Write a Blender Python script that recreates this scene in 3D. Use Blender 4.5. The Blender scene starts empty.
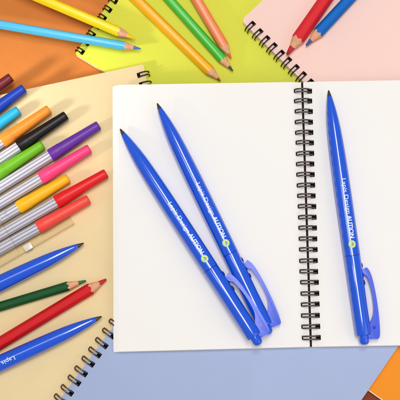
import bpy, bmesh, math, random
from mathutils import Vector, Matrix

random.seed(7)
C = bpy.context.scene.collection
MM = 0.001
S = 0.55                     # millimetres per photo pixel on the table
F = 900.0                    # focal length in photo pixels
TILT = math.radians(8.0)
DIST = F * S                 # camera distance in mm

# ---------------------------------------------------------------- camera
cam_d = bpy.data.cameras.new("camera")
cam = bpy.data.objects.new("camera", cam_d)
C.objects.link(cam)
CAM_POS = Vector((0.0, -DIST * math.sin(TILT), DIST * math.cos(TILT)))
cam.location = CAM_POS * MM
cam.rotation_euler = (TILT, 0, 0)
cam_d.sensor_width = 36.0
cam_d.lens = F / 400.0 * 36.0
cam_d.clip_start = 0.01
cam_d.clip_end = 20.0
bpy.context.scene.camera = cam

# ---------------------------------------------------------------- world and lamps
W = bpy.data.worlds.new("World")
bpy.context.scene.world = W
W.use_nodes = True
bg = W.node_tree.nodes["Background"]
bg.inputs["Color"].default_value = (1.0, 0.98, 0.97, 1)
bg.inputs["Strength"].default_value = 0.30


def lamp(name, loc, target, size, watts, col, size_y=None, rz=0.0):
    d = bpy.data.lights.new(name, 'AREA')
    d.shape = 'RECTANGLE'
    d.size = size * MM
    d.size_y = (size_y or size) * MM
    d.energy = watts
    d.color = col
    o = bpy.data.objects.new(name, d)
    C.objects.link(o)
    o.location = Vector(loc) * MM
    if target is None:                       # a strip hanging level, facing straight down
        o.rotation_euler = (0, 0, rz)
    else:
        o.rotation_euler = (Vector(target) - Vector(loc)).to_track_quat('-Z', 'Y').to_euler()
    return o


lamp("strip_softbox", (25, 150, 1050), None, 150, 6.1, (1.0, 0.985, 0.955), 560)
lamp("side_strip_softbox", (-330, 40, 1050), None, 460, 1.15, (1.0, 0.985, 0.955), 150)
lamp("fill_softbox", (420, -260, 380), (20, -10, 0), 420, 0.55, (1.0, 0.97, 0.94))
sd = bpy.data.lights.new("side_spot", 'SPOT')
sd.energy = 4.3
sd.color = (1.0, 0.96, 0.88)
sd.spot_size = math.radians(31)
sd.spot_blend = 1.0
sd.shadow_soft_size = 0.022
so = bpy.data.objects.new("side_spot", sd)
C.objects.link(so)
so.location = Vector((-310, -70, 128)) * MM
so.rotation_euler = (Vector((-141, 28, 5)) - Vector((-310, -70, 128))).to_track_quat('-Z', 'Y').to_euler()

vs = bpy.context.scene.view_settings
vs.view_transform = 'Standard'
vs.look = 'None'
vs.exposure = 0.0
vs.gamma = 1.0
try:
    bpy.context.scene.cycles.use_denoising = True
    bpy.context.scene.cycles.max_bounces = 8
    bpy.context.scene.cycles.transparent_max_bounces = 16
except Exception:
    pass


# ---------------------------------------------------------------- helpers
def P(px, py, z=0.0):
    """the point (mm) at height z that lies under photo pixel (px, py)"""
    d = Vector(((px - 200) / F, -(py - 200) / F, -1.0))
    d = Matrix.Rotation(TILT, 3, 'X') @ d
    t = (z - CAM_POS.z) / d.z
    return CAM_POS + d * t


def lin(r, g, b):
    def f(c):
        c /= 255.0
        return c / 12.92 if c <= 0.04045 else ((c + 0.055) / 1.055) ** 2.4
    return (f(r), f(g), f(b))


def mat(name, rgb, rough=0.6, spec=0.3, vary=0.0, vscale=60.0, bump=0.0, bscale=900.0, coat=0.0, sub=0.0, stretch=None, metal=0.0, trans=0.0):
    m = bpy.data.materials.new(name)
    m.use_nodes = True
    nt = m.node_tree
    b = nt.nodes["Principled BSDF"]
    col = lin(*rgb)
    b.inputs["Base Color"].default_value = (*col, 1)
    b.inputs["Roughness"].default_value = rough
    b.inputs["Specular IOR Level"].default_value = spec
    b.inputs["Metallic"].default_value = metal
    b.inputs["Coat Weight"].default_value = coat
    b.inputs["Coat Roughness"].default_value = 0.08
    if trans:
        b.inputs["Transmission Weight"].default_value = trans
    if sub:
        b.inputs["Subsurface Weight"].default_value = sub
        b.inputs["Subsurface Scale"].default_value = 0.002
    tc = nt.nodes.new("ShaderNodeTexCoord")
    src = tc.outputs["Object"]
    if stretch:
        mp = nt.nodes.new("ShaderNodeMapping")
        mp.inputs["Scale"].default_value = stretch
        nt.links.new(src, mp.inputs["Vector"])
        src = mp.outputs["Vector"]
    if vary:
        n = nt.nodes.new("ShaderNodeTexNoise")
        n.inputs["Scale"].default_value = vscale
        n.inputs["Detail"].default_value = 6
        n.inputs["Roughness"].default_value = 0.65
        nt.links.new(src, n.inputs["Vector"])
        r = nt.nodes.new("ShaderNodeValToRGB")
        r.color_ramp.elements[0].position = 0.3
        r.color_ramp.elements[1].position = 0.7
        r.color_ramp.elements[0].color = (*[c * (1 - vary) for c in col], 1)
        r.color_ramp.elements[1].color = (*[min(1, c * (1 + vary)) for c in col], 1)
        nt.links.new(n.outputs["Fac"], r.inputs["Fac"])
        nt.links.new(r.outputs["Color"], b.inputs["Base Color"])
    if bump:
        n2 = nt.nodes.new("ShaderNodeTexNoise")
        n2.inputs["Scale"].default_value = bscale
        n2.inputs["Detail"].default_value = 5
        nt.links.new(src, n2.inputs["Vector"])
        bp = nt.nodes.new("ShaderNodeBump")
        bp.inputs["Strength"].default_value = bump
        bp.inputs["Distance"].default_value = 0.0004
        nt.links.new(n2.outputs["Fac"], bp.inputs["Height"])
        nt.links.new(bp.outputs["Normal"], b.inputs["Normal"])
    return m


def clear_mat(name, tint, gloss, rough=0.05, mul=0.45):
    m = bpy.data.materials.new(name)
    m.use_nodes = True
    nt = m.node_tree
    nt.nodes.clear()
    out = nt.nodes.new("ShaderNodeOutputMaterial")
    t = nt.nodes.new("ShaderNodeBsdfTransparent")
    t.inputs["Color"].default_value = (*tint, 1)
    g = nt.nodes.new("ShaderNodeBsdfGlossy")
    g.inputs["Roughness"].default_value = rough
    fr = nt.nodes.new("ShaderNodeFresnel")
    fr.inputs["IOR"].default_value = 1.45
    mu = nt.nodes.new("ShaderNodeMath")
    mu.operation = 'MULTIPLY_ADD'
    mu.inputs[1].default_value = mul
    mu.inputs[2].default_value = gloss
    nt.links.new(fr.outputs[0], mu.inputs[0])
    mx = nt.nodes.new("ShaderNodeMixShader")
    nt.links.new(mu.outputs[0], mx.inputs[0])
    nt.links.new(t.outputs[0], mx.inputs[1])
    nt.links.new(g.outputs[0], mx.inputs[2])
    nt.links.new(mx.outputs[0], out.inputs["Surface"])
    return m


def finish(name, bm, m, parent=None, smooth=35):
    """link a bmesh (in mm) as ONE mesh object in metres"""
    bmesh.ops.recalc_face_normals(bm, faces=bm.faces)
    bmesh.ops.scale(bm, vec=(MM, MM, MM), verts=bm.verts)
    me = bpy.data.meshes.new(name)
    bm.to_mesh(me)
    bm.free()
    for p in me.polygons:
        p.use_smooth = smooth > 0
    if smooth:
        me.set_sharp_from_angle(angle=math.radians(smooth))
    me.materials.append(m)
    o = bpy.data.objects.new(name, me)
    C.objects.link(o)
    if parent:
        o.parent = parent
    return o


def thing(name, label, cat, loc, rz=0.0, group=None, ry=0.0):
    o = bpy.data.objects.new(name, None)
    o.empty_display_size = 0.01
    C.objects.link(o)
    o.location = Vector(loc) * MM
    o.rotation_euler = (0, ry, rz)
    o["label"] = label
    o["category"] = cat
    if group:
        o["group"] = group
    return o


def copy_thing(src, label, loc, rz, ry=0.0):
    r = src.copy()
    C.objects.link(r)
    r.location = Vector(loc) * MM
    r.rotation_euler = (0, ry, rz)
    r["label"] = label
    for ch in list(src.children):
        c = ch.copy()
        C.objects.link(c)
        c.parent = r
        for g in list(ch.children):
            d = g.copy()
            C.objects.link(d)
            d.parent = c
    return r


def lathe(bm, prof, n=48, z=0.0, y=0.0, closed=True):
    """revolve (x, r) round an axis parallel to X at height z"""
    rings = []
    for x, r in prof:
        rings.append([bm.verts.new((x, y + r * math.sin(2 * math.pi * k / n), z + r * math.cos(2 * math.pi * k / n))) for k in range(n)])
    for a, b in zip(rings, rings[1:]):
        for k in range(n):
            bm.faces.new((a[k], a[(k + 1) % n], b[(k + 1) % n], b[k]))
    if closed:
        bm.faces.new(rings[0])
        bm.faces.new(rings[-1])
    return rings


def prism(bm, pts, z0, z1, bev=0.0):
    a = [bm.verts.new((x, y, z0)) for x, y in pts]
    b = [bm.verts.new((x, y, z1)) for x, y in pts]
    n = len(pts)
    fs = [bm.faces.new(a), bm.faces.new(b)]
    for k in range(n):
        fs.append(bm.faces.new((a[k], a[(k + 1) % n], b[(k + 1) % n], b[k])))
    if bev:
        es = set(fs[0].edges) | set(fs[1].edges)
        bmesh.ops.bevel(bm, geom=list(es), offset=bev, segments=2, affect='EDGES', profile=0.6)


def rrect(x0, y0, x1, y1, r, n=6):
    out = []
    for cx, cy, a0 in ((x1 - r, y1 - r, 0), (x0 + r, y1 - r, 90), (x0 + r, y0 + r, 180), (x1 - r, y0 + r, 270)):
        for k in range(n + 1):
            a = math.radians(a0 + 90 * k / n)
            out.append((cx + r * math.cos(a), cy + r * math.sin(a)))
    return out


def tube(bm, pts, r, n=8, caps=True):
    pts = [Vector(p) for p in pts]
    rings = []
    up = None
    for i, p in enumerate(pts):
        t = (pts[min(i + 1, len(pts) - 1)] - pts[max(i - 1, 0)]).normalized()
        if up is None:
            up = t.orthogonal().normalized()
        up = (up - t * up.dot(t)).normalized()
        side = t.cross(up)
        rings.append([bm.verts.new(p + r * (math.cos(2 * math.pi * k / n) * up + math.sin(2 * math.pi * k / n) * side)) for k in range(n)])
    for a, b in zip(rings, rings[1:]):
        for k in range(n):
            bm.faces.new((a[k], a[(k + 1) % n], b[(k + 1) % n], b[k]))
    if caps:
        bm.faces.new(rings[0])
        bm.faces.new(rings[-1])


def chaikin(pts, it=2):
    for _ in range(it):
        q = []
        for i in range(len(pts)):
            a, b = pts[i], pts[(i + 1) % len(pts)]
            q.append((a[0] * .75 + b[0] * .25, a[1] * .75 + b[1] * .25))
            q.append((a[0] * .25 + b[0] * .75, a[1] * .25 + b[1] * .75))
        pts = q
    return pts


# ---------------------------------------------------------------- materials
M = {}
M['table'] = mat('orange_table_paper', (212, 127, 58), 0.75, 0.2, vary=0.06, vscale=35, bump=0.35, bscale=700)
M['yellow_cover'] = mat('lime_yellow_cover', (221, 224, 74), 0.6, 0.2, vary=0.025, vscale=30, bump=0.16, bscale=1300)
M['pink_cover'] = mat('pale_pink_cover', (254, 216, 206), 0.6, 0.2, vary=0.015, vscale=30, bump=0.16, bscale=1300)
M['cream_cover'] = mat('cream_cover', (243, 219, 169), 0.65, 0.2, vary=0.03, vscale=30, bump=0.16, bscale=1300)
M['blue_cover'] = mat('pale_blue_cover', (173, 188, 224), 0.6, 0.2, vary=0.02, vscale=30, bump=0.16, bscale=1300)
M['orange_cover'] = mat('bright_orange_cover', (250, 152, 30), 0.6, 0.25, vary=0.02, vscale=30, bump=0.16, bscale=1300)
M['brown_shade'] = mat('dark_brown_shade', (132, 56, 18), 0.6, 0.25, vary=0.05, vscale=60, bump=0.1)
M['page'] = mat('white_page', (250, 247, 243), 0.8, 0.12, vary=0.008, vscale=50, bump=0.06, bscale=1600)
M['page_edge'] = mat('page_edges', (248, 236, 214), 0.85, 0.1, vary=0.08, vscale=900, stretch=(0.02, 0.02, 6))
M['board'] = mat('dark_board', (36, 30, 30), 0.8, 0.2)
M['hole'] = mat('punched_hole_dark', (14, 11, 11), 0.9, 0.05)
M['wire'] = mat('bronze_wire', (104, 90, 86), 0.3, 0.5, metal=0.9)
M['wire_black'] = mat('black_wire', (38, 30, 30), 0.34, 0.5, metal=0.45)
M['pen_blue'] = mat('glossy_blue_plastic', (8, 88, 228), 0.18, 0.7, coat=0.6)
M['pen_blue_dark'] = mat('dark_blue_plastic', (20, 42, 170), 0.3, 0.45)
M['clip'] = mat('light_blue_translucent_clip', (74, 102, 232), 0.32, 0.4, sub=0.3)
M['nib'] = mat('charcoal_nib', (62, 58, 56), 0.4, 0.5)
M['print'] = mat('white_print', (240, 246, 250), 0.5, 0.3)
M['badge'] = mat('lime_badge_print', (196, 232, 120), 0.5, 0.3)
M['badge_pale'] = mat('pale_badge_print', (222, 238, 188), 0.5, 0.3)
M['badge_mark'] = mat('grey_badge_print', (120, 130, 150), 0.5, 0.3)
M['wood'] = mat('sharpened_wood', (236, 172, 134), 0.75, 0.2, vary=0.24, vscale=1500, stretch=(0.12, 1, 1), bump=0.1)
M['barrel_grey'] = mat('silver_grey_plastic', (212, 210, 222), 0.28, 0.5, vary=0.03, vscale=120)
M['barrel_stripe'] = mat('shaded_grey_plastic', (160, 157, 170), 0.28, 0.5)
M['clear'] = clear_mat('clear_plastic', (0.99, 0.988, 0.98), 0.01)
M['clear_edge'] = clear_mat('clear_plastic_edge', (0.93, 0.91, 0.86), 0.0, 0.08, 0.04)
M['film'] = clear_mat('clear_thin_film', (0.992, 0.99, 0.985), 0.0, 0.1, 0.12)
M['floor_film'] = clear_mat('clear_floor_film', (0.965, 0.955, 0.925), 0.0, 0.1, 0.05)
M['rim_glint'] = mat('pale_rim_glint', (238, 226, 196), 0.15, 0.6)  # opaque pale tone painting the light lines on the tray edges
M['tab'] = mat('white_glint', (222, 217, 206), 0.25, 0.5)  # pale colour for the painted glints on tray wall and lid


def plastic(name, rgb, rough=0.3):
    return mat(name, rgb, rough, 0.4, bump=0.02, bscale=900)


def paint(name, rgb, rough=0.3, spec=0.4):
    return mat(name, rgb, rough, spec, vary=0.03, vscale=200, bump=0.03, bscale=600)


# ---------------------------------------------------------------- the table
bm = bmesh.new()
prism(bm, [(-700, -600), (700, -600), (700, 600), (-700, 600)], -20, 0)
tab = finish('tabletop', bm, M['table'], smooth=0)
tab['kind'] = 'structure'
tab['label'] = 'orange paper covered tabletop under the notebooks'
tab['category'] = 'tabletop'


# ---------------------------------------------------------------- spiral notebooks
def wire_loop(bm, path, gap, r):
    """a doubled wire: path is a list of (across, z); the two wires run gap apart along X, joined at the far end"""
    a = [(-gap / 2, y, z) for y, z in path]
    b = [(gap / 2, y, z) for y, z in reversed(path)]
    t = Vector((0, path[-1][0] - path[-2][0], path[-1][1] - path[-2][1])).normalized()
    mid = [Vector((-gap / 2 * math.cos(k), path[-1][0], path[-1][1])) + t * (gap / 2 * math.sin(k)) for k in (math.radians(q) for q in (30, 60, 90, 120, 150))]
    tube(bm, a + [tuple(v) for v in mid] + b, r)


def notebook(name, label, corner, along, size, z0, z1, cover, flip=1, ring=None, holes=True, pitch=5.9, start=4.0, inside=4.2, outside=2.0, radius=2.0,
             wire='wire_black', gap=1.9, wr=0.36, hole_r=0.85, outer_u=False, peek=-0.6):
    """corner / along: photo pixels of a corner of the top cover and of a point further along the spine; flip: side the book lies on"""
    c = P(*corner, z1)
    a = P(*along, z1)
    rz = math.atan2(a.y - c.y, a.x - c.x)
    L, Wd = size
    t = thing(name, label, 'notebook', (c.x, c.y, z0), rz, 'spiral notebooks lying under the open book')
    h = z1 - z0

    def R(x0, y0, x1, y1, r):
        return [(x, y * flip) for x, y in rrect(x0, y0, x1, y1, r)]
    bm = bmesh.new()
    prism(bm, R(0, 0, L, Wd, radius), h - 0.5, h, 0.12)
    finish('front_cover', bm, cover, t)
    bm = bmesh.new()
    prism(bm, R(-peek, 0.5, L - 0.6, Wd - 0.5, radius), 0.55, h - 0.52)
    finish('page_block', bm, M['page_edge'], t)
    bm = bmesh.new()
    prism(bm, R(0, 0, L, Wd, radius), 0, 0.5, 0.12)
    finish('back_cover', bm, M['page_edge'], t)
    if ring:
        yc = (inside - outside) / 2
        ay = (inside + outside) / 2
        zc = h / 2
        az = h / 2 + 1.35
        path = []
        for k in range(25):
            q = math.radians(-12 + (178 if outer_u else 222) * (1 - k / 24))
            y, z = yc + ay * math.cos(q), zc + az * math.sin(q)
            path.append((y * flip, z))
        # keep the inner end just under the cover, in its hole
        if outer_u:
            path = path[::-1]
        bm = bmesh.new()
        wire_loop(bm, path, gap, wr)
        w0 = finish('binding_ring', bm, M[wire], t, 80)
        bm = bmesh.new()
        hy = inside - 0.9
        prism(bm, [(x, y * flip) for x, y in rrect(-gap / 2 - 0.55, hy - hole_r, gap / 2 + 0.5, hy + hole_r, 0.35, 3)], h + 0.01, h + 0.05)
        h0 = finish('punched_hole', bm, M['hole'], w0, 0)
        n = int((L - 2 * start) / pitch) + 1
        for i in range(n):
            o = w0 if i == 0 else w0.copy()
            if i:
                C.objects.link(o)
                hh = h0.copy()
                C.objects.link(hh)
                hh.parent = o
            o.parent = t
            o.location = ((start + i * pitch + random.uniform(-0.12, 0.12)) * MM, 0, 0)
            o.rotation_euler = (0, 0, random.uniform(-0.035, 0.035))
    return t


Z_T = 0.0
notebook('gap_shade', 'dark brown notebook added for the deep shade beneath the bright orange notebook', (352, 399), (361, 386), (210, 148), 0.2, 3.0, M['brown_shade'], flip=-1)  # added book, its brown stands for the tabletop in deep shade
notebook('orange_notebook', 'bright orange notebook with a pale page edge beside the pale blue notebook', (366.3, 388), (380, 367.2), (210, 148), 3.1, 6.2, M['orange_cover'], flip=-1, radius=0.8, peek=0.55)
notebook('yellow_notebook', 'lime yellow notebook under the fanned colouring pencils', (75, 54), (91.5, 29), (210, 148), 0.2, 4.0, M['yellow_cover'], flip=-1, ring=True, start=3.2, pitch=5.72, inside=4.0, outside=1.4, radius=1.0)
notebook('pink_notebook', 'pale pink notebook with the thick red pencil lying on it', (241.2, 20.4), (298.2, 76.7), (210, 148), 4.1, 7.6, M['pink_cover'], flip=1, ring=True, start=6.0, pitch=5.75, inside=4.6, outside=1.9, radius=2.6)
notebook('cream_notebook', 'cream notebook carrying the capped pens and two blue pens', (143.3, 64.3), (147.4, 83), (210, 205), 4.1, 7.2, M['cream_cover'], flip=-1, ring=True, start=5.4, pitch=5.8, inside=4.7, outside=2.2, radius=0.8)
_a, _b, _c = P(48.4, 415, 10.4), P(97.2, 348.2, 10.4), P(361.5, 400, 10.4)
_d = (_b - _a).normalized()
BLUE_W = abs(_d.x * (_c - _a).y - _d.y * (_c - _a).x)
notebook('pale_blue_notebook', 'pale blue notebook sticking out below the open white notebook', (48.4, 415), (97.2, 348.2), (190, BLUE_W), 7.4, 10.4, M['blue_cover'], flip=-1, ring=True, start=3.9, pitch=6.02, inside=3.8, outside=3.4, radius=1.5, wire='wire', gap=1.8, wr=0.38, hole_r=1.15, outer_u=True)

# ---------------------------------------------------------------- the open notebook
ZW0, ZW1 = 10.6, 14.4
sc = P(304.6, 81.8, ZW1)
sb = P(311.2, 346.6, ZW1)
ax = (sc - sb)
rz = math.atan2(ax.y, ax.x) - math.pi / 2 + math.radians(0.5)
PH = ax.length                                # page height
t = thing('open_notebook', 'open wire bound notebook with blank white pages', 'notebook', (sb.x, sb.y, ZW0), rz)
tl = P(113, 353.5, ZW1) - sb
PW = tl.length                                # left page width
hh = ZW1 - ZW0


def page_side(sgn, width, gap):
    """a stack of sheets whose free edges step outwards towards the bottom and which dips into the gutter"""
    bm = bmesh.new()
    n_l = 6
    for i in range(n_l):
        z0 = 0.5 + (hh - 0.5) * i / n_l
        z1 = 0.5 + (hh - 0.5) * (i + 1) / n_l - 0.03
        out = width - (i ** 1.15) * 0.46
        xs = [gap + k * 0.8 for k in range(16)] + [gap + 14 + k * (out - 2 - gap - 14) / 10 for k in range(11)] + [out - 2 + 2 * math.sin(math.pi / 2 * k / 9) for k in range(1, 10)]
        yj0 = -0.25 * (n_l - 1 - i) * 0.35
        rc = 1.0
        top0 = top1 = bot0 = bot1 = None
        cols = []
        for x in xs:
            d = 1.1 * math.exp(-((x - gap) / 4.2) ** 2) * (i + 1) / n_l
            e = max(0.0, rc - (out - x))
            cut = rc - math.sqrt(max(0.0, rc * rc - e * e)) if e > 0 else 0.0
            row = []
            sk = (-0.0085 * x if sgn < 0 else 0.0)
            for y, z in ((yj0 + sk + cut, z0 - d * 0.9), (PH - cut, z0 - d * 0.9), (PH - cut, z1 - d), (yj0 + sk + cut, z1 - d)):
                row.append(bm.verts.new((sgn * x, y, z)))
            cols.append(row)
        for a, b in zip(cols, cols[1:]):
            for k in range(4):
                bm.faces.new((a[k], a[(k + 1) % 4], b[(k + 1) % 4], b[k]))
        bm.faces.new(cols[0])
        bm.faces.new(cols[-1])
    return finish('page_stack', bm, M['page'], t, 30)


page_side(-1, PW, 0.6)
page_side(1, PW, 0.6)
bm = bmesh.new()
prism(bm, rrect(-PW + 2.5, -0.1, PW - 2.5, PH - 0.1, 1.0), -0.15, 0.45)
finish('back_cover', bm, M['board'], t, 30)
bm = bmesh.new()
prism(bm, [(-0.75, 0.05), (0.75, 0.05), (0.75, PH - 0.05), (-0.75, PH - 0.05)], 0.5, hh - 1.35)
finish('gutter_shade', bm, M['board'], t, 0)  # dark strip puts in the shade of the gap between the pages
path = []
for k in range(21):
    q = math.radians(-8 + 196 * k / 20)
    path.append((4.5 * math.cos(q), hh - 1.0 + 3.0 * math.sin(q)))
bm = bmesh.new()
wire_loop(bm, path, 1.6, 0.4)
bmesh.ops.rotate(bm, cent=(0, 0, 0), matrix=Matrix.Rotation(-math.pi / 2, 3, 'Z'), verts=bm.verts)
w0 = finish('binding_ring', bm, M['wire'], t, 80)
bm = bmesh.new()
prism(bm, rrect(2.6, -1.3, 5.05, 1.3, 0.3, 3), hh - 0.6, hh + 0.02)
h0 = finish('punched_hole', bm, M['hole'], w0, 0)
bm = bmesh.new()
prism(bm, rrect(-4.75, -0.9, -4.1, 0.9, 0.25, 3), hh - 0.3, hh + 0.03)
h1 = finish('punched_hole', bm, M['hole'], w0, 0)
N_R = 24
y_lo = PH - 4.9
for i in range(N_R):
    o = w0 if i == 0 else w0.copy()
    if i:
        C.objects.link(o)
        for hsrc in (h0, h1):
            q = hsrc.copy()
            C.objects.link(q)
            q.parent = o
    o.parent = t
    o.location = (random.uniform(-0.12, 0.12) * MM, (4.6 + (PH - 9.6) * i / (N_R - 1) + random.uniform(-0.1, 0.1)) * MM, 0)
    o.rotation_euler = (0, 0, random.uniform(-0.03, 0.03))


# ---------------------------------------------------------------- colouring pencils
def pencil(label, tip, back, r_px, z_rest, paint_mat, lead_mat, length=175.0, cone=17.0, lead=7.0, name='colouring_pencil', lead_tip=0.35, tip_z=None):
    r = r_px * S
    h = r * 0.93                               # hexagon resting on a flat: apothem
    zt = z_rest + h
    a, b = P(*tip, zt), P(*back, zt)
    rz = math.atan2(b.y - a.y, b.x - a.x)
    t = thing(name, label, 'pencil', (a.x, a.y, z_rest), rz, 'colouring pencils')
    R = r * 1.02
    N = 96

    def hexr(phi):
        # rounded hexagon, one flat down
        s = math.pi / 3
        q = ((phi + s / 2) % s) - s / 2
        return min(h / math.cos(q), R)
    tan = R / (cone * S)

    def ub(phi):
        return hexr(phi) / tan + 0.12 * math.sin(phi * 3 + r_px)

    def ring(bm, f):
        out = []
        for k in range(N):
            phi = 2 * math.pi * k / N
            u, rr = f(phi)
            out.append(bm.verts.new((u, rr * math.sin(phi), h + rr * math.cos(phi))))
        return out

    def skin(bm, rings, c0, c1):
        for p, q in zip(rings, rings[1:]):
            for k in range(N):
                bm.faces.new((p[k], p[(k + 1) % N], q[(k + 1) % N], q[k]))
        if c0:
            bm.faces.new(rings[0])
        if c1:
            bm.faces.new(rings[-1])
    bm = bmesh.new()
    skin(bm, [ring(bm, lambda p: (ub(p), hexr(p) * 0.985)), ring(bm, lambda p: (ub(p) + 0.12, hexr(p))), ring(bm, lambda p: (length * 0.5, hexr(p))), ring(bm, lambda p: (length - 0.4, hexr(p))), ring(bm, lambda p: (length, hexr(p) * 0.92))], False, True)
    finish('barrel', bm, paint_mat, t, 24)
    ul = lead * S
    bm = bmesh.new()
    skin(bm, [ring(bm, lambda p: (ul + 0.12 * math.sin(4 * p), ul * tan)), ring(bm, lambda p: (ul + (ub(p) - ul) * 0.5, (ul + (ub(p) - ul) * 0.5) * tan)), ring(bm, lambda p: (ub(p) + 0.05, hexr(p) * 0.985))], True, False)
    finish('wood_tip', bm, M['wood'], t, 50)
    bm = bmesh.new()
    u0 = 0.0
    skin(bm, [ring(bm, lambda p: (u0, lead_tip * 0.5)), ring(bm, lambda p: (u0 + 0.25, lead_tip)), ring(bm, lambda p: (ul + 0.2, ul * tan * 1.02))], True, True)
    finish('lead', bm, lead_mat, t, 60)
    return t


ZY = 4.0 + 0.1      # on the yellow cover
ZYR = 6.1           # on the wire rings of the yellow notebook
pencil('light blue pencil crossing the yellow notebook spine', (141, 48.8), (0, 24.3), 4.5, ZYR, paint('light_blue_paint', (84, 196, 240)), plastic('light_blue_lead', (62, 130, 190), 0.5), cone=17, lead=7.5)
pencil('bright yellow pencil crossing the yellow notebook spine', (135, 38.6), (20, -10.5), 5.1, ZYR, paint('bright_yellow_paint', (255, 222, 24)), plastic('yellow_lead', (240, 206, 40), 0.5), cone=18, lead=8.5)
pencil('amber yellow pencil with a long highlight pointing at the white page', (220.5, 81.0), (137, -0.5), 5.2, ZY, paint('amber_paint', (255, 178, 12)), plastic('dark_amber_lead', (150, 84, 50), 0.5), cone=15, lead=4)
pencil('grass green pencil lying between two orange toned pencils', (233, 71), (170, 0), 4.7, ZY, paint('grass_green_paint', (66, 192, 60)), plastic('dark_green_lead', (64, 88, 70), 0.5), cone=16, lead=6)
pencil('salmon orange pencil closest to the pink notebook', (231.3, 58.2), (196.8, 0), 5.2, ZY, paint('salmon_paint', (250, 140, 92)), plastic('salmon_lead', (240, 110, 60), 0.5), cone=15, lead=5.5)
pencil('thick red pencil lying on the pale pink notebook', (287, 54.6), (325, 0), 6.5, 7.7, paint('thick_red_paint', (224, 38, 48), 0.6, 0.2), plastic('red_lead', (196, 26, 40), 0.45), cone=20, lead=9.0, lead_tip=0.8)
pencil('medium blue pencil on the pale pink notebook', (306.2, 45.4), (348, 0.3), 5.5, 7.7, paint('medium_blue_paint', (4, 106, 200), 0.6, 0.2), plastic('blue_lead', (52, 90, 160), 0.45), cone=18, lead=7.0, lead_tip=0.6)
pencil('dark green pencil on the cream notebook', (86, 280.6), (0, 306.6), 4.5, 7.3, paint('dark_green_paint', (8, 82, 36), 0.6, 0.25), plastic('green_lead', (40, 120, 70), 0.5), cone=18.5, lead=7.5, lead_tip=0.5)
pencil('bright red pencil on the cream notebook beside a dark green pencil', (106.3, 279.2), (0, 343.2), 5.8, 7.3, paint('bright_red_paint', (216, 18, 28), 0.6, 0.25), plastic('crimson_lead', (206, 30, 46), 0.5), cone=18, lead=7.5, lead_tip=0.6)


# ---------------------------------------------------------------- blue click pens
K = 0.535                                       # mm per photo pixel at the height of the pens
RB = 8.15 * K


def text_mesh(body, size, x, y, bold):
    cu = bpy.data.curves.new('lettering', 'FONT')
    cu.body = body
    cu.size = size
    cu.offset = bold
    cu.resolution_u = 3
    o = bpy.data.objects.new('lettering_source', cu)
    C.objects.link(o)
    dg = bpy.context.evaluated_depsgraph_get()
    me = bpy.data.meshes.new_from_object(o.evaluated_get(dg))
    bpy.data.objects.remove(o)
    bm = bmesh.new()
    bm.from_mesh(me)
    bpy.data.meshes.remove(me)
    bmesh.ops.translate(bm, vec=(x, y, 0), verts=bm.verts)
    return bm


PROF = [(7, 2.35), (7.6, 2.6), (11, 3.2), (16, 4.05), (22, 4.95), (30, 5.9), (40, 6.75), (52, 7.3), (66, 7.7), (84, 8.0), (105, 8.15), (130, 8.15), (150, 8.1), (168, 8.0)]
PROF2 = [(168.6, 7.85), (169.2, 7.98), (200, 7.8), (230, 7.6), (243, 7.5), (245, 7.2), (245.8, 6.5)]


def rad(u):
    pr = PROF + PROF2
    for (a, ra), (b, rb) in zip(pr, pr[1:]):
        if a <= u <= b:
            return ra + (rb - ra) * (u - a) / (b - a)
    return 8.0


def wrap(bm, lift):
    for v in bm.verts:
        r = rad(v.co.x / K) * K + lift
        phi = v.co.y / r
        v.co = Vector((v.co.x, r * math.sin(phi), RB + r * math.cos(phi)))


def disc(bm, cx, cy, r, n=28, rings=5):
    c = bm.verts.new((cx, cy, 0))
    prev = None
    for i in range(1, rings + 1):
        cur = [bm.verts.new((cx + r * i / rings * math.cos(2 * math.pi * k / n), cy + r * i / rings * math.sin(2 * math.pi * k / n), 0)) for k in range(n)]
        for k in range(n):
            if prev is None:
                bm.faces.new((c, cur[k], cur[(k + 1) % n]))
            else:
                bm.faces.new((prev[k], cur[k], cur[(k + 1) % n], prev[(k + 1) % n]))
        prev = cur


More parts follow.
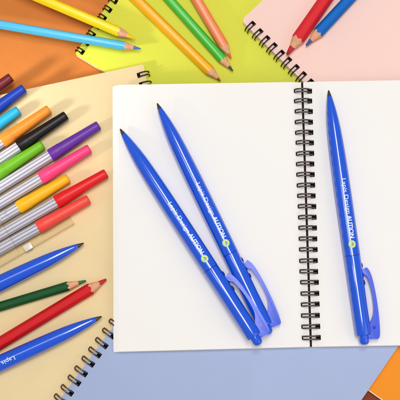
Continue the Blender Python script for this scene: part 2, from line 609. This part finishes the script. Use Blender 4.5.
def make_pen(label, loc, rz):
    t = thing('click_pen', label, 'pen', loc, rz, 'blue click pens')
    bm = bmesh.new()
    lathe(bm, [(u * K, r * K) for u, r in PROF], 64, RB)
    finish('barrel', bm, M['pen_blue'], t, 40)
    bm = bmesh.new()
    lathe(bm, [(u * K, r * K) for u, r in PROF2], 64, RB)
    rb = finish('rear_barrel', bm, M['pen_blue'], t, 40)
    bm = bmesh.new()
    lathe(bm, [(167.6 * K, 7.75 * K), (169 * K, 7.75 * K)], 64, RB)
    finish('seam', bm, M['pen_blue_dark'], t, 40)
    bm = bmesh.new()
    lathe(bm, [(0.2 * K, 0.3 * K), (0.8 * K, 0.8 * K), (6.0 * K, 2.1 * K), (8.5 * K, 2.35 * K)], 32, RB)
    finish('nib', bm, M['nib'], t, 50)
    bm = bmesh.new()
    lathe(bm, [(244 * K, 4.8 * K), (251 * K, 4.8 * K), (253 * K, 4.3 * K), (254.3 * K, 3.0 * K), (254.8 * K, 1.4 * K)], 40, RB)
    finish('button', bm, M['pen_blue'], t, 40)
    # clip: a thick flat plate beside the barrel, arm and foot in one
    outl = [(180.5, 11.6), (182.5, 13.4), (187, 15.2), (195, 16.5), (210, 17.4), (226, 17.4), (240, 16.6), (247, 15.6), (250.3, 14.6), (250.8, 12), (250, 9), (250, 4.0), (243, 3.0), (238, 5.5), (235, 7.6), (231, 10.4), (225, 13.2), (214, 14.1), (200, 13.4),
            (192, 11.9), (188.5, 10.8), (188, 8.2), (186.5, 7.0), (183, 7.0), (182.2, 8.6), (182.6, 10.6)]
    bm = bmesh.new()
    prism(bm, [(u * K, v * K) for u, v in chaikin(outl, 2)], RB - 2.2 * K, RB + 2.2 * K, 0.28)
    cl = finish('clip', bm, M['clip'], t, 18)
    bm = bmesh.new()
    prism(bm, rrect(238.2 * K, 9.2 * K, 241.0 * K, 12.4 * K, 0.3, 3), RB + 2.2 * K, RB + 2.3 * K)
    finish('slot', bm, M['pen_blue_dark'], cl, 0)
    for u in (178.5, 187, 195.5):
        bm = bmesh.new()
        bmesh.ops.create_uvsphere(bm, u_segments=20, v_segments=12, radius=1.0)
        bmesh.ops.scale(bm, vec=(3.4 * K, 2.0 * K, 2.6 * K), verts=bm.verts)
        bmesh.ops.translate(bm, vec=(u * K, 7.0 * K, RB), verts=bm.verts)
        finish('clip_bump', bm, M['pen_blue_dark'], rb, 60)
    # printing wrapped on the barrel
    bm = text_mesh('Lapis Design', 5.9 * K, 91.8 * K, -0.8 * K, 0.018)
    b2 = text_mesh('AUTION', 6.2 * K, 0, -0.9 * K, 0.09)
    w1 = max(v.co.x for v in bm.verts)
    x2 = [v.co.x for v in b2.verts]
    sc1 = (35.5 * K) / (w1 - 91.8 * K)
    sc2 = (22.5 * K) / (max(x2) - min(x2))
    for v in bm.verts:
        v.co.x = 91.8 * K + (v.co.x - 91.8 * K) * sc1
    for v in b2.verts:
        v.co.x = 129.0 * K + (v.co.x - min(x2)) * sc2
    for q, nm in ((bm, 'lettering'), (b2, 'lettering')):
        for yy in [(-3.0 + 0.7 * k) * K for k in range(13)]:
            bmesh.ops.bisect_plane(q, geom=q.verts[:] + q.edges[:] + q.faces[:], plane_co=(0, yy, 0), plane_no=(0, 1, 0))
        wrap(q, 0.035)
        finish(nm, q, M['print'], t, 60)
    bm = bmesh.new()
    disc(bm, 157.3 * K, 0.2 * K, 3.7 * K)
    wrap(bm, 0.03)
    bd = finish('badge', bm, M['badge'], t, 60)
    bm = bmesh.new()
    disc(bm, 157.3 * K, 0.2 * K, 2.55 * K)
    wrap(bm, 0.042)
    finish('badge_centre', bm, M['badge_pale'], bd, 60)
    bm = bmesh.new()
    for k in range(7):                       # a small curled grey stroke inside the badge
        q = math.radians(-70 + 40 * k)
        disc(bm, (157.5 + 1.2 * math.cos(q)) * K, (0.0 + 1.1 * math.sin(q)) * K, (0.35 + 0.06 * k) * K, 12, 2)
    wrap(bm, 0.055)
    finish('badge_mark', bm, M['badge_mark'], bd, 60)
    return t


def pen_pose(tip, end, z_rest):
    a, b = P(*tip, z_rest + RB), P(*end, z_rest + RB)
    return (a.x, a.y, z_rest), math.atan2(b.y - a.y, b.x - a.x)


ZP = ZW1 + 0.05
loc, rz = pen_pose((328.5, 90), (364.6, 342.5), ZP)
pen0 = make_pen('blue click pen lying alone on the page beyond the wire binding', loc, rz)
loc, rz = pen_pose((157, 103), (268, 331), ZP)
copy_thing(pen0, "blue click pen whose barrel lies under its neighbour's clip on the white page", loc, rz)
loc, rz = pen_pose((119.8, 128.0), (255.8, 339.2), ZP)
# this one leans: its clip rests on the barrel of its neighbour
lift = math.radians(2.6)
copy_thing(pen0, 'blue click pen nearest the capped pens on the white page, clip resting on another pen', (loc[0], loc[1], ZP - 2.3), rz, -lift)
loc, rz = pen_pose((84, 243), (0, 283.3), 7.3)
copy_thing(pen0, 'blue click pen on the cream notebook between the clear tray and the dark green pencil', loc, rz)
loc, rz = pen_pose((102, 316.3), (0, 363.6), 7.3)
copy_thing(pen0, 'blue click pen on the cream notebook below the bright red pencil', loc, rz)


# ---------------------------------------------------------------- capped pens in a clear tray
ZC = 7.25
CAPS = [  # tip pixel, slope, colour, label
    ((11.5, 77), .73, 'maroon', (112, 28, 36), 'capped pen with a maroon cap, topmost of the fanned pens'),
    ((24.5, 88), .72, 'dark_blue', (14, 60, 178), 'capped pen with a royal blue cap next to the maroon one'),
    ((19, 110), .70, 'cyan', (30, 178, 226), 'capped pen with a light cyan cap'),
    ((49.5, 109), .69, 'orange', (248, 146, 40), 'capped pen with an orange cap between cyan and black caps'),
    ((66.5, 115), .665, 'black', (9, 8, 9), 'capped pen with a black cap'),
    ((43, 144.6), .65, 'green', (110, 182, 20), 'capped pen with a leaf green cap'),
    ((99, 125), .63, 'purple', (100, 44, 156), 'capped pen with a purple cap'),
    ((90, 148.4), .61, 'pink', (250, 66, 130), 'capped pen with a hot pink cap'),
    ((68.5, 178), .595, 'yellow', (254, 186, 12), 'capped pen with a golden yellow cap'),
    ((106.5, 173), .58, 'red', (234, 20, 30), 'capped pen with a pure red cap'),
    ((89, 199), .562, 'coral', (252, 78, 66), 'capped pen with a coral cap beside the clear side wall'),
]
KC = 0.535
RC = 6.75 * KC
CAPP = [(0.3, 0.0001), (0.25, 3.2), (0.1, 3.9), (0.4, 4.45), (1.2, 4.8), (3, 4.95), (24, 5.6), (42, 6.25), (44.8, 6.36), (45.6, 6.62), (57.2, 6.75), (58, 6.45), (58, 5.0)]
LEN = 250 * KC


def make_capped(label, loc, rz, col, rgb):
    t = thing('capped_pen', label, 'pen', loc, rz, 'capped pens lying in the clear tray')
    cm = plastic(col + '_cap_plastic', rgb, 0.42)
    bm = bmesh.new()
    lathe(bm, [(u * KC, r * KC) for u, r in CAPP], 56, RC)
    finish('cap', bm, cm, t, 42)
    bm = bmesh.new()
    n = 120
    rings = []
    for u in (50, 100, 150, 200, 246):
        ring = []
        for k in range(n):
            a = 2 * math.pi * k / n
            r = (5.5 + 0.12 * math.cos(a * 9)) * KC
            ring.append(bm.verts.new((u * KC, r * math.sin(a), RC + r * math.cos(a))))
        rings.append(ring)
    for a, b in zip(rings, rings[1:]):
        for k in range(n):
            bm.faces.new((a[k], a[(k + 1) % n], b[(k + 1) % n], b[k]))
    bm.faces.new(rings[0])
    bm.faces.new(rings[-1])
    ob = finish('barrel', bm, M['barrel_grey'], t, 50)
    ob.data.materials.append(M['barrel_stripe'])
    for p in ob.data.polygons:               # the grooves of the ribbed barrel have their shade painted in as darker grey
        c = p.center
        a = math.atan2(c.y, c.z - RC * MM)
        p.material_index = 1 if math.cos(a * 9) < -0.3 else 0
    bm = bmesh.new()
    lathe(bm, [(245 * KC, 4.9 * KC), (249 * KC, 4.7 * KC), (250 * KC, 3.8 * KC)], 40, RC)
    finish('end_plug', bm, cm, t, 40)
    return t


for i, (tip, sl, col, rgb, label) in enumerate(CAPS):
    z = ZC + (0.0, 0.45)[i % 2] + 0.35
    a = P(*tip, z + RC)
    b = P(tip[0] - 100, tip[1] + 100 * sl, z + RC)
    make_capped(label, (a.x, a.y, z), math.atan2(b.y - a.y, b.x - a.x), col, rgb)

# the clear plastic tray: floor film, low side wall, a strap over the barrels
o = P(75, 224, ZC)
b = P(0, 267.5, ZC)
rz = math.atan2(b.y - o.y, b.x - o.x)
t = thing('clear_tray', 'clear plastic tray holding the row of capped pens', 'tray', (o.x, o.y, ZC), rz)
# local X runs along the wall away from the caps; the pens lie on the -Y side
bm = bmesh.new()
prism(bm, rrect(0, -88, 190, 0, 1.0), 0, 0.2)
finish('tray_floor', bm, M['floor_film'], t, 0)
bm = bmesh.new()
wall = [(0.0, 0.0, 0.2), (0.2, 0.35, 3.4), (0.2, 0.9, 6.2)]
pts = []
prism(bm, [(0, -0.5), (190, -0.5), (190, 0.2), (0, 0.2)], 0.2, 3.4, 0.1)
finish('side_wall', bm, M['clear_edge'], t, 0)
bm = bmesh.new()
prism(bm, [(0, -4.8), (190, -4.8), (190, -4.4), (0, -4.4)], 0.2, 2.2, 0.1)
finish('floor_rib', bm, M['clear_edge'], t, 0)
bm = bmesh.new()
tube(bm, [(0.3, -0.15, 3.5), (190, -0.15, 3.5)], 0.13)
finish('rim_glint', bm, M['rim_glint'], t, 60)  # bright line along the wall top, painted as a pale tube
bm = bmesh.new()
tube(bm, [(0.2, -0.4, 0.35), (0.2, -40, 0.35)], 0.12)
finish('rim_glint', bm, M['rim_glint'], t, 60)  # same painted light line on the front edge of the floor
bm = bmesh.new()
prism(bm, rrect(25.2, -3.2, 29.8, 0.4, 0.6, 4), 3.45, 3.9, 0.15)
finish('wall_glint', bm, M['tab'], t, 40)  # white reflection on the wall, built as a pale chip
bm = bmesh.new()
prism(bm, [(32.5, -0.6), (190, -0.6), (190, -88), (32.5, -88)], 8.6, 8.75)
finish('lid_film', bm, M['film'], t, 0)
bm = bmesh.new()
tube(bm, [(32.5, -0.6 - k * 4.37, 8.72) for k in range(21)], 0.22)
finish('lid_lip', bm, M['clear_edge'], t, 60)
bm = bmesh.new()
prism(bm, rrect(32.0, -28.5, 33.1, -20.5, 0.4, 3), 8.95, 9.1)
finish('lip_glint', bm, M['tab'], t, 0)  # streak of glare on the lid edge, built as a pale sliver
